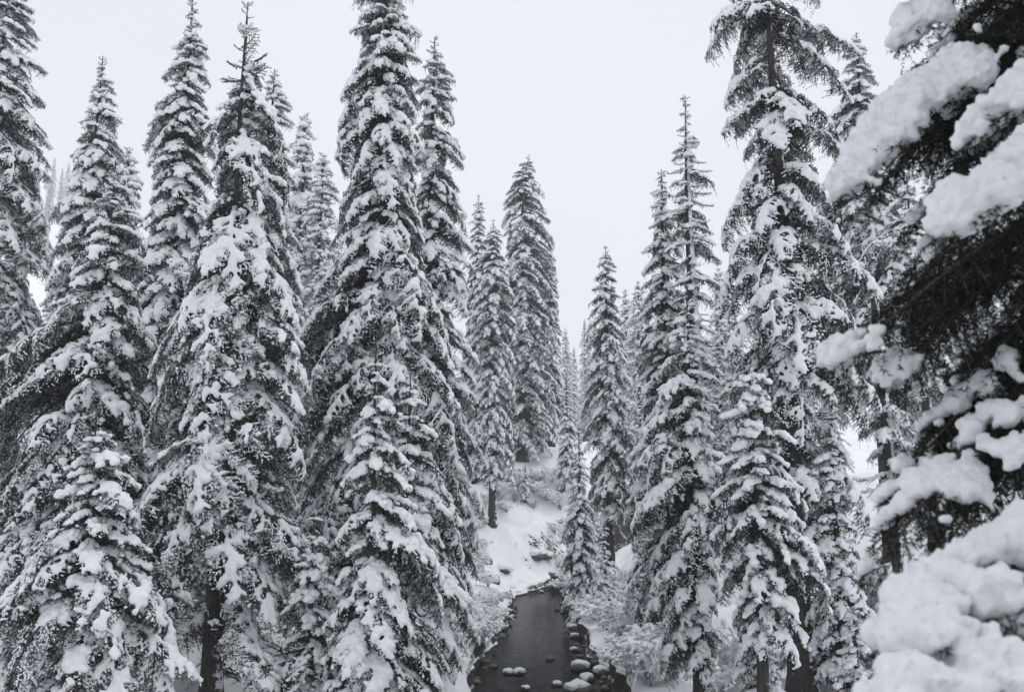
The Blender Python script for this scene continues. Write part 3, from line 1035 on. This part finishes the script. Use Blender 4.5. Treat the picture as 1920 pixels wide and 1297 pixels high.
# leaning trunk on the slope at right, with its own foliage and one bare branch
rg2 = np.random.default_rng(77)
bp_ = at(1683, 972, 23); tp_ = at(1640, 560, 23)
z0 = float(H(bp_[0], 23))
lt = empty('leaning_tree', (bp_[0], 23, min(z0, bp_[2])))
tag(lt, 'dark leaning trunk with snow-plastered right side on the slope at right', 'tree')
hh = tp_[2] - lt.location.z
tm, TP = trunk_mesh(hh, 0.19, rg2, lean=(tp_[0] - bp_[0], 0), rtop=0.10, mat=BARK_SNOWY)
link(bpy.data.objects.new('trunk', tm), lt)
for k in range(34):
    za = rg2.uniform(0.32, 0.98) * hh
    key = ('hemlock', ['short', 'mid'][k % 2])
    v = int(rg2.integers(4))
    place_branch(lt, key, v, (np.interp(za, TP[:, 2], TP[:, 0]), 0, za), k * 2.4, -R(rg2.uniform(20, 45)), 0, rg2.uniform(0.7, 1.0), 'heavy' if za > 0.5 * hh else 'light', True)
for az, za in ((math.pi * 0.95, 0.42), (math.pi * 1.1, 0.46)):
    place_branch(lt, ('bare', 'mid'), 1, (np.interp(za * hh, TP[:, 2], TP[:, 0]), -0.1, za * hh), az, R(-8), 0.1, 1.15, 'heavy', True)

# ------------------------------------------------------------------ the near fir whose branches reach in from the right
rn = np.random.default_rng(21)
NEAR = [
    # root and tip (direction, distance), sag, width, snow size, snow threshold, share of the bough without snow, label
    ((1985, -230, 4.9), (1690, 85, 4.6), 0.08, 0.36, 2.0, 0.0, 0.70, 'topmost bough of the near fir with a snow clump on its tip'),
    ((2000, -150, 5.1), (1705, 190, 4.9), 0.05, 0.50, 1.0, 0.9, 0.3, None),
    ((2020, -80, 5.2), (1770, 290, 5.0), 0.05, 0.55, 1.0, 0.9, 0.3, None),
    ((2020, -20, 5.0), (1655, 350, 4.7), 0.05, 0.46, 1.2, 0.75, 0.3, None),
    ((1960, -20, 4.7), (1560, 395, 4.2), 0.12, 0.26, 2.2, -0.5, 0.50, 'bough with the long smooth snow slab that reaches furthest left'),
    ((2230, 60, 4.0), (1815, 270, 3.7), 0.10, 0.30, 2.3, -0.6, 0.1, None),
    ((2240, 190, 3.8), (1752, 455, 3.5), 0.10, 0.32, 2.6, -0.7, 0.12, 'bough under the large rounded snow mass at the right edge'),
    ((2060, 350, 4.5), (1552, 705, 4.2), 0.10, 0.34, 1.8, -0.6, 0.88, 'dark bough pointing left with a small snow cushion on its tip'),
    ((2040, 380, 4.7), (1655, 740, 4.5), 0.06, 0.46, 1.7, 0.0, 0.9, None),
    ((2040, 330, 5.0), (1720, 610, 4.8), 0.04, 0.55, 1.0, 0.9, 0.3, None),
    ((2060, 470, 4.6), (1790, 770, 4.5), 0.05, 0.55, 1.0, 0.9, 0.2, None),
    ((2050, 560, 4.6), (1690, 900, 4.4), 0.08, 0.46, 1.2, 0.75, 0.3, None),
    ((2040, 600, 4.5), (1680, 1010, 4.3), 0.07, 0.5, 1.0, 0.9, 0.3, None),
    ((2030, 520, 4.9), (1740, 850, 4.8), 0.05, 0.55, 1.0, 0.9, 0.3, None),
    ((2010, -100, 4.9), (1830, 250, 4.7), 0.05, 0.6, 1.0, 0.9, 0.3, None),
    ((2040, 640, 4.4), (1632, 1085, 4.0), 0.12, 0.36, 1.15, 0.1, 0.4, 'lower dark bough with snow along its upper edge'),
    ((2030, 250, 4.8), (1690, 560, 4.6), 0.05, 0.5, 1.0, 0.9, 0.3, None),
    ((2010, 120, 5.0), (1720, 420, 4.8), 0.05, 0.5, 1.0, 0.9, 0.3, None),
    ((2040, 680, 4.6), (1750, 1060, 4.4), 0.05, 0.5, 1.0, 0.9, 0.3, None),
    ((2060, 560, 4.8), (1810, 900, 4.7), 0.05, 0.55, 1.0, 0.8, 0.2, None),
    ((2080, 700, 4.6), (1820, 960, 4.4), 0.05, 0.55, 1.0, 0.8, 0.2, None),
    ((2240, 1000, 3.5), (1715, 1140, 3.1), 0.10, 0.36, 1.9, 0.0, 0.0, 'upper bough of the lumpy snow mass in the lower right corner'),
    ((2240, 1080, 3.3), (1640, 1235, 2.9), 0.10, 0.34, 1.9, 0.02, 0.0, None),
    ((2240, 1150, 3.1), (1625, 1380, 2.7), 0.08, 0.36, 1.9, 0.05, 0.0, 'lowest bough of the lumpy snow mass in the lower right corner'),
    ((2240, 1280, 2.9), (1730, 1470, 2.6), 0.08, 0.40, 1.9, 0.05, 0.0, None),
]
trunk_x = at(2130, 600, 4.9)[0]
zb = float(H(trunk_x, 5.0))
nf = empty('near_fir_tree', (trunk_x, 5.0, zb))
tag(nf, 'near fir at right edge, its dark boughs under huge snow slabs hanging into view', 'tree')
tm, TP = trunk_mesh(16.5, 0.24, rn)
link(bpy.data.objects.new('trunk', tm), nf)
nb = []
for q, (rt, tp2, sag, wd, sr, thr, bare, lb) in enumerate(NEAR):
    a, b = at(*rt), at(*tp2)
    tt = np.linspace(0, 1, 26)[:, None]
    A = a + (b - a) * tt
    A[:, 2] += sag * np.sin(tt[:, 0] * math.pi)
    L = float(np.linalg.norm(b - a))
    bb = bough(L, 'fir', rn, 0.075, needle=(0.026, 0.0065), dens=180, axis=A, width=wd, frost=0.02, crust=0, skip1=0.1, skip2=0.3)
    dist = np.clip((bb['C'] - a) @ ((b - a) / L) / L, 0, 1)
    keep = (bb['G'] > thr) & (dist > bare + rn.uniform(-0.05, 0.05, len(dist)))
    big = sr > 1.5
    if big: keep &= rn.uniform(0, 1, len(keep)) < 0.6
    rv = bb['R'] * sr * 0.8 * (rn.uniform(0.6, 1.35, len(keep)) if big else 1)
    if keep.sum() < 8: keep = bb['G'] >= np.sort(bb['G'])[-8]
    snow_mesh(('near', q), bb['C'][keep] + np.array([0, 0, 0.012 * sr]), rv[keep], 0.017, lump=(0.075, 0.085) if big else (0.07, 0.04),
              fine=(0.026, 0.030), smooth=1, mat=SNOW_NEAR, squash=0.95)
    nb.append((lb, bb))
SM = flush()
for q, (lb, bb) in enumerate(nb):
    me = green_mesh(bb, [NEEDLE_NEAR, TWIG, SNOW_NEAR])
    off = Vector((trunk_x, 5.0, zb))
    o = link(bpy.data.objects.new('branch', me), nf)
    o.location = -off
    if lb: o['label'] = lb
    link(bpy.data.objects.new('snow', SM[('near', q)]), o)

# the rest of the near fir: its upper boughs rise above the picture and shade the ones in view
for k in range(84):
    za = rn.uniform(8.5, 12.6) - zb + (2.3 if math.cos(k * 2.4) < 0.3 and math.sin(k * 2.4) > -0.5 else 0)
    c = ('fir', 'great' if k % 3 else 'long')
    v = int(rn.integers(len(VAR[c])))
    place_branch(nf, c, v, (0, 0, za), k * 2.4, -R(rn.uniform(12, 30)), rn.normal(0, 0.15), rn.uniform(0.6, 0.85) * (1.25 if math.sin(k * 2.4) < -0.3 else 1), 'heavy', True)

# ------------------------------------------------------------------ shrubs
SHR = []


def shrub_variant(seed, n, hgt, spread, snowy):
    r = np.random.default_rng(seed)
    W, C, Rr = [], [], []
    for k in range(n):
        az = r.uniform(0, 6.28); sp_ = spread * r.uniform(0.3, 1); hz = hgt * r.uniform(0.55, 1)
        t = np.linspace(0, 1, 9)[:, None]
        d = np.array([math.cos(az), math.sin(az), 0])
        P = d * sp_ * t ** 1.3 + np.array([0, 0, 1]) * hz * (np.sin(t * 2.0) if snowy > 0.3 else t) + r.normal(0, 0.015, (9, 3))
        P[0] = d * 0.08
        W.append(tube(P, np.linspace(0.011, 0.005, 9), 4))
        lines = [P]
        for j in range(7):
            i0 = int(r.integers(3, 8))
            dd = r.normal(0, 1, 3) * [1, 1, 0.6] + d * 0.8 + [0, 0, 0.3]
            dd /= np.linalg.norm(dd)
            s = np.linspace(0, 1, 5)[:, None]
            ln = r.uniform(0.15, 0.38) * hgt
            Q_ = P[i0] + dd * s * ln - np.array([0, 0, 1]) * 0.35 * ln * s ** 2
            W.append(tube(Q_, np.linspace(0.007, 0.004, 5), 3)); lines.append(Q_)
        for Pq in lines:
            if r.uniform() > snowy: continue
            m_ = len(Pq) * 2
            q = np.linspace(0.25, 1, m_)
            tt = np.linspace(0, 1, len(Pq))
            pt = np.stack([np.interp(q, tt, Pq[:, c]) for c in range(3)], -1)
            rr = r.uniform(0.020, 0.042, m_) * np.where(r.uniform(0, 1, m_) > 0.88, 1.8, 1)
            pt[:, 2] += rr * 0.5
            C.append(pt); Rr.append(rr)
    V, Qd = merge(W)
    me = mesh_np('stems', V, Qd, [FROST])
    if C: snow_mesh(('shrub', seed), np.concatenate(C), np.concatenate(Rr), 0.016, lump=(0.08, 0.03), fine=(0.03, 0.012), smooth=1)
    return me


for sd, n, hg, spd, sn in [(1, 26, 0.85, 0.9, 0.75), (2, 30, 1.1, 0.85, 0.7), (3, 22, 0.65, 1.0, 0.85), (4, 30, 1.3, 1.0, 0.06), (5, 26, 1.6, 0.9, 0.05)]:
    SHR.append((sd, shrub_variant(sd, n, hg, spd, sn)))
SM = flush()


MADE = {}
nearest = lambda o: o.location.y


def shrub(name, label, px, py, Yd, v, sc, group, dx=0):
    p = at(px, py, Yd)
    z = float(H(p[0], Yd))
    root = empty(name, (p[0], Yd, z - 0.05), rg.uniform(0, 6.28))
    root.scale = (sc, sc, sc * rg.uniform(0.85, 1.1))
    tag(root, label, 'shrub', group)
    sd, me = SHR[v]
    link(bpy.data.objects.new('stems', me), root)
    link(bpy.data.objects.new('snow', SM[('shrub', sd)]), root)
    MADE.setdefault(group, []).append(root)


def gy(px, py):
    """distance at which the ground is seen in a direction"""
    d = ray(px, py)
    for Yd in np.arange(10, 120, 0.25):
        p = np.array([0, 0, CAM_Z]) + d * (Yd / d[1])
        if p[2] < H(p[0], Yd, False): return Yd
    return 100.0


GR = 'snow-clumped shrubs on the right creek bank'
for (px, py, v, sc) in [(1110, 1165, 0, 1.1), (1135, 1190, 2, 1.2), (1165, 1215, 1, 1.1), (1190, 1180, 0, 1.2), (1150, 1150, 1, 1.1), (1205, 1240, 0, 1.2), (1225, 1200, 2, 1.2), (1180, 1270, 2, 1.1),
                        (1215, 1290, 1, 1.1), (1100, 1130, 2, 1.1), (1070, 1100, 0, 1.0), (1060, 1075, 1, 1.0), (1090, 1075, 1, 1.1), (1125, 1110, 0, 1.1), (1170, 1130, 1, 1.2), (1240, 1150, 0, 1.2),
                        (1260, 1280, 2, 1.1), (1050, 1110, 2, 0.8)]:
    shrub('shrub', 'low shrub clumped with snow on the right creek bank', px, py, gy(px, py), v, sc, GR)
GL = 'snowy shrubs overhanging the left creek bank'
for (px, py, v, sc) in [(905, 1200, 2, 0.9), (918, 1165, 0, 0.9), (930, 1135, 2, 0.9), (900, 1160, 1, 0.9), (915, 1110, 2, 0.8), (885, 1180, 0, 1.0), (895, 1075, 1, 0.9), (900, 1040, 0, 0.9), (890, 1215, 2, 0.9)]:
    shrub('shrub', 'snow-topped shrub overhanging the left creek bank', px, py, gy(px, py), v, sc, GL)
GB = 'bare twiggy bushes at the head of the snowbank'
for (px, py, v, sc) in [(955, 915, 3, 0.9), (985, 905, 4, 0.9), (1010, 915, 3, 0.8), (935, 945, 4, 0.8), (1035, 905, 4, 0.8), (1000, 950, 3, 0.6), (905, 985, 3, 0.6), (965, 940, 3, 0.8), (920, 925, 4, 0.9)]:
    shrub('bush', 'bare frosted bush on the snowbank above the creek bend', px, py, min(60, gy(px, py)), v, sc, GB)
GF = 'frosted shrubs at the foot of the conifers on the left snowbank'
for (px, py, v, sc) in [(900, 955, 1, 1.0), (935, 935, 0, 1.1), (970, 925, 1, 1.2), (1000, 930, 2, 1.1), (1025, 940, 0, 1.0), (950, 965, 2, 0.9), (1050, 960, 1, 1.0), (1015, 915, 1, 1.2), (985, 905, 0, 1.2), (890, 990, 2, 0.9), (1040, 1000, 0, 0.9)]:
    shrub('shrub', 'frosted shrub on the left snowbank', px, py, min(64, gy(px, py)), v, sc, GF)
GU = 'snow-clumped undergrowth below the right-hand firs'
for (px, py, v, sc) in [(1275, 1240, 0, 1.1), (1350, 1290, 2, 1.1), (1390, 1270, 1, 1.0), (1450, 1290, 2, 1.0), (1570, 1290, 0, 1.1), (1630, 1270, 1, 1.1), (1610, 1230, 2, 1.0), (1300, 1180, 1, 1.0)]:
    shrub('shrub', 'snow-clumped undergrowth shrub at the foot of the right-hand firs', px, py, gy(px, py), v, sc, GU)
GS = 'thin bare bushes on the slope at right'
for (px, py, v, sc) in [(1625, 975, 4, 1.0), (1645, 980, 3, 0.9), (1612, 960, 3, 1.0), (1660, 985, 4, 0.8)]:
    shrub('bush', 'thin bare bush on the snow slope left of the leaning trunk', px, py, 24, v, sc, GS)

rank(MADE[GR], '{} nearest of the low snow-clumped shrubs along the right creek bank', nearest)
rank(MADE[GL], '{} nearest of the snow-topped shrubs overhanging the left creek bank', nearest)
rank(MADE[GB], '{} from left of the bare frosted bushes on the snowbank above the creek bend', across)
rank(MADE[GF], '{} from left of the frosted shrubs under the conifers on the left snowbank', across)
rank(MADE[GU], '{} from left of the snow-clumped undergrowth shrubs below the right-hand firs', across)
rank(MADE[GS], '{} from left of the thin bare bushes beside the leaning trunk', across)

# ------------------------------------------------------------------ stones in the creek
RK = []
for sd in range(5):
    r = np.random.default_rng(300 + sd)
    V, T = ICO3
    V = V.copy()
    k = r.normal(0, 1, (5, 3)) * 1.6
    dsp = sum(np.sin(V @ k[j] + j) for j in range(5)) * 0.06
    V = V * (1 + dsp)[:, None] * np.array([1, r.uniform(0.75, 1), r.uniform(0.55, 0.7)])
    rk = mesh_np('rock', V, T, [STONE])
    C = r.normal(0, 0.28, (16, 3)) * [1.1, 0.95, 0]
    C[:, 2] = 0.42 - (C[:, 0] ** 2 + C[:, 1] ** 2) * 0.3
    snow_mesh(('cap', sd), C, r.uniform(0.42, 0.62, 16), 0.06, lump=(0.5, 0.10), fine=(0.15, 0.02), smooth=4, squash=0.8)
    RK.append((rk, sd))
SM = flush()
ROCKS = [
    ('left one of two small snow-capped stones side by side in midstream', 953, 1262, 26, 1), ('right one of two small snow-capped stones side by side in midstream', 973, 1262, 29, 1),
    ('bare dark wet stone breaking the surface in midstream', 1031, 1235, 20, 0), ('small round snow-capped stone below the bare dark stone, by the lower edge', 1043, 1284, 24, 1),
    ('broad snow-domed boulder cut by the lower edge of the photo', 1084, 1297, 58, 1), ('flat wide snow-covered stone at the right water edge', 1088, 1254, 46, 1),
    ('egg-shaped snow-covered stone furthest right in the stone cluster', 1127, 1262, 40, 1), ('low snow-covered stone between the flat and egg-shaped stones', 1100, 1274, 34, 1),
    ('large snow lump against the right bank above the egg-shaped stone', 1132, 1238, 48, 1), ('small snow-capped stone alone near the right bank', 1076, 1219, 20, 1),
    ('snow-topped stone under the right bank brush, lower of the stacked two', 1077, 1194, 22, 1), ('snow-topped stone under the right bank brush, upper of the stacked two', 1074, 1178, 24, 1),
    ('tiny snow-capped stone far up the creek by the dark bend', 1015, 1110, 11, 1), ('dark stone near the lower edge with a dab of snow', 985, 1292, 22, 1),
    ('snow-capped stump-like stone jutting from the left bank', 905, 1198, 34, 1), ('dark bare stone beside the snowy pair, nearer left bank', 925, 1250, 16, 0),
]
for q, (lb, px, py, w, cap) in enumerate(ROCKS):
    d = ray(px, py)
    Yd = -CAM_Z / d[2] * d[1]
    p = at(px, py, Yd)
    rk, sd = RK[q % 5]
    s = 0.5 * w / F * Yd * (0.82 if cap else 1.0)
    o = link(bpy.data.objects.new('rock', rk))
    o.location = (p[0], p[1], 0.10 * s)
    o.scale = (s,) * 3
    o.rotation_euler = (0, 0, rg.uniform(0, 6.28))
    tag(o, lb, 'rock', 'stones in the creek')
    if cap: link(bpy.data.objects.new('snow_cap', SM[('cap', sd)]), o)
mounds = []
for q, (px, py, w) in enumerate([(893, 1120, 60), (915, 1085, 54), (948, 1098, 50), (975, 1090, 40), (1022, 1050, 36), (1035, 1075, 34), (905, 1050, 50), (940, 1060, 44), (1003, 1040, 40), (1150, 1100, 50), (1110, 1085, 44)]):
    Yd = gy(px, py); p = at(px, py, Yd)
    rk, sd = RK[q % 5]
    s = 0.5 * w / F * Yd * 0.85
    o = link(bpy.data.objects.new('boulder', rk))
    o.location = (p[0], p[1], float(H(p[0], p[1])) - 0.42 * s)
    o.scale = (s, s, s * rg.uniform(0.8, 1.1)); o.rotation_euler = (0, 0, rg.uniform(0, 6.28))
    tag(o, 'boulder buried under a rounded mound of snow on the creek bank', 'boulder', 'snow-mounded boulders on the creek banks')
    mounds.append(o)
    link(bpy.data.objects.new('snow_cap', SM[('cap', sd)]), o)
rank(mounds, '{} from left of the boulders under rounded snow mounds on the creek banks', across)
# pebbles on the bed
pv, pt_ = [], []
pc = []
while len(pc) < 480:
    y = rg.uniform(17, 40); cx = np.interp(y, CY, CX); hw = np.interp(y, CY, CW)
    pc.append((cx + rg.uniform(-1, 1) * hw * 1.0, y))
pc = np.array(pc)
pr = rg.uniform(0.05, 0.17, len(pc)) * rg.uniform(0.6, 1.2, len(pc))
SV, ST = spheres(np.stack([pc[:, 0], pc[:, 1], H(pc[:, 0], pc[:, 1]) + pr * 0.35], -1), pr, ICO2, 0.62)
peb = link(bpy.data.objects.new('streambed_pebbles', mesh_np('streambed_pebbles', SV + rg.normal(0, 0.006, SV.shape), ST, [STONE])))
tag(peb, 'dark pebbles on the bed of the shallow creek', 'pebbles', kind='stuff')

# ------------------------------------------------------------------ haze
import bmesh
bm = bmesh.new()
bmesh.ops.create_cube(bm, size=1)
hm = bpy.data.meshes.new('haze')
bm.to_mesh(hm); bm.free()
hz = link(bpy.data.objects.new('haze', hm))
hz.scale = (430, 350, 136)
hz.location = (-20, 158, 66)
m_ = bpy.data.materials.new('haze_air')
m_.use_nodes = True
m_.node_tree.nodes.clear()
out = m_.node_tree.nodes.new('ShaderNodeOutputMaterial')
pvn = m_.node_tree.nodes.new('ShaderNodeVolumePrincipled')
pvn.inputs['Color'].default_value = (0.96, 0.97, 1.0, 1)
pvn.inputs['Density'].default_value = 0.0010
m_.node_tree.links.new(pvn.outputs[0], out.inputs['Volume'])
hm.materials.append(m_)
tag(hz, kind='stuff')

S.collection.children.link(BOX)
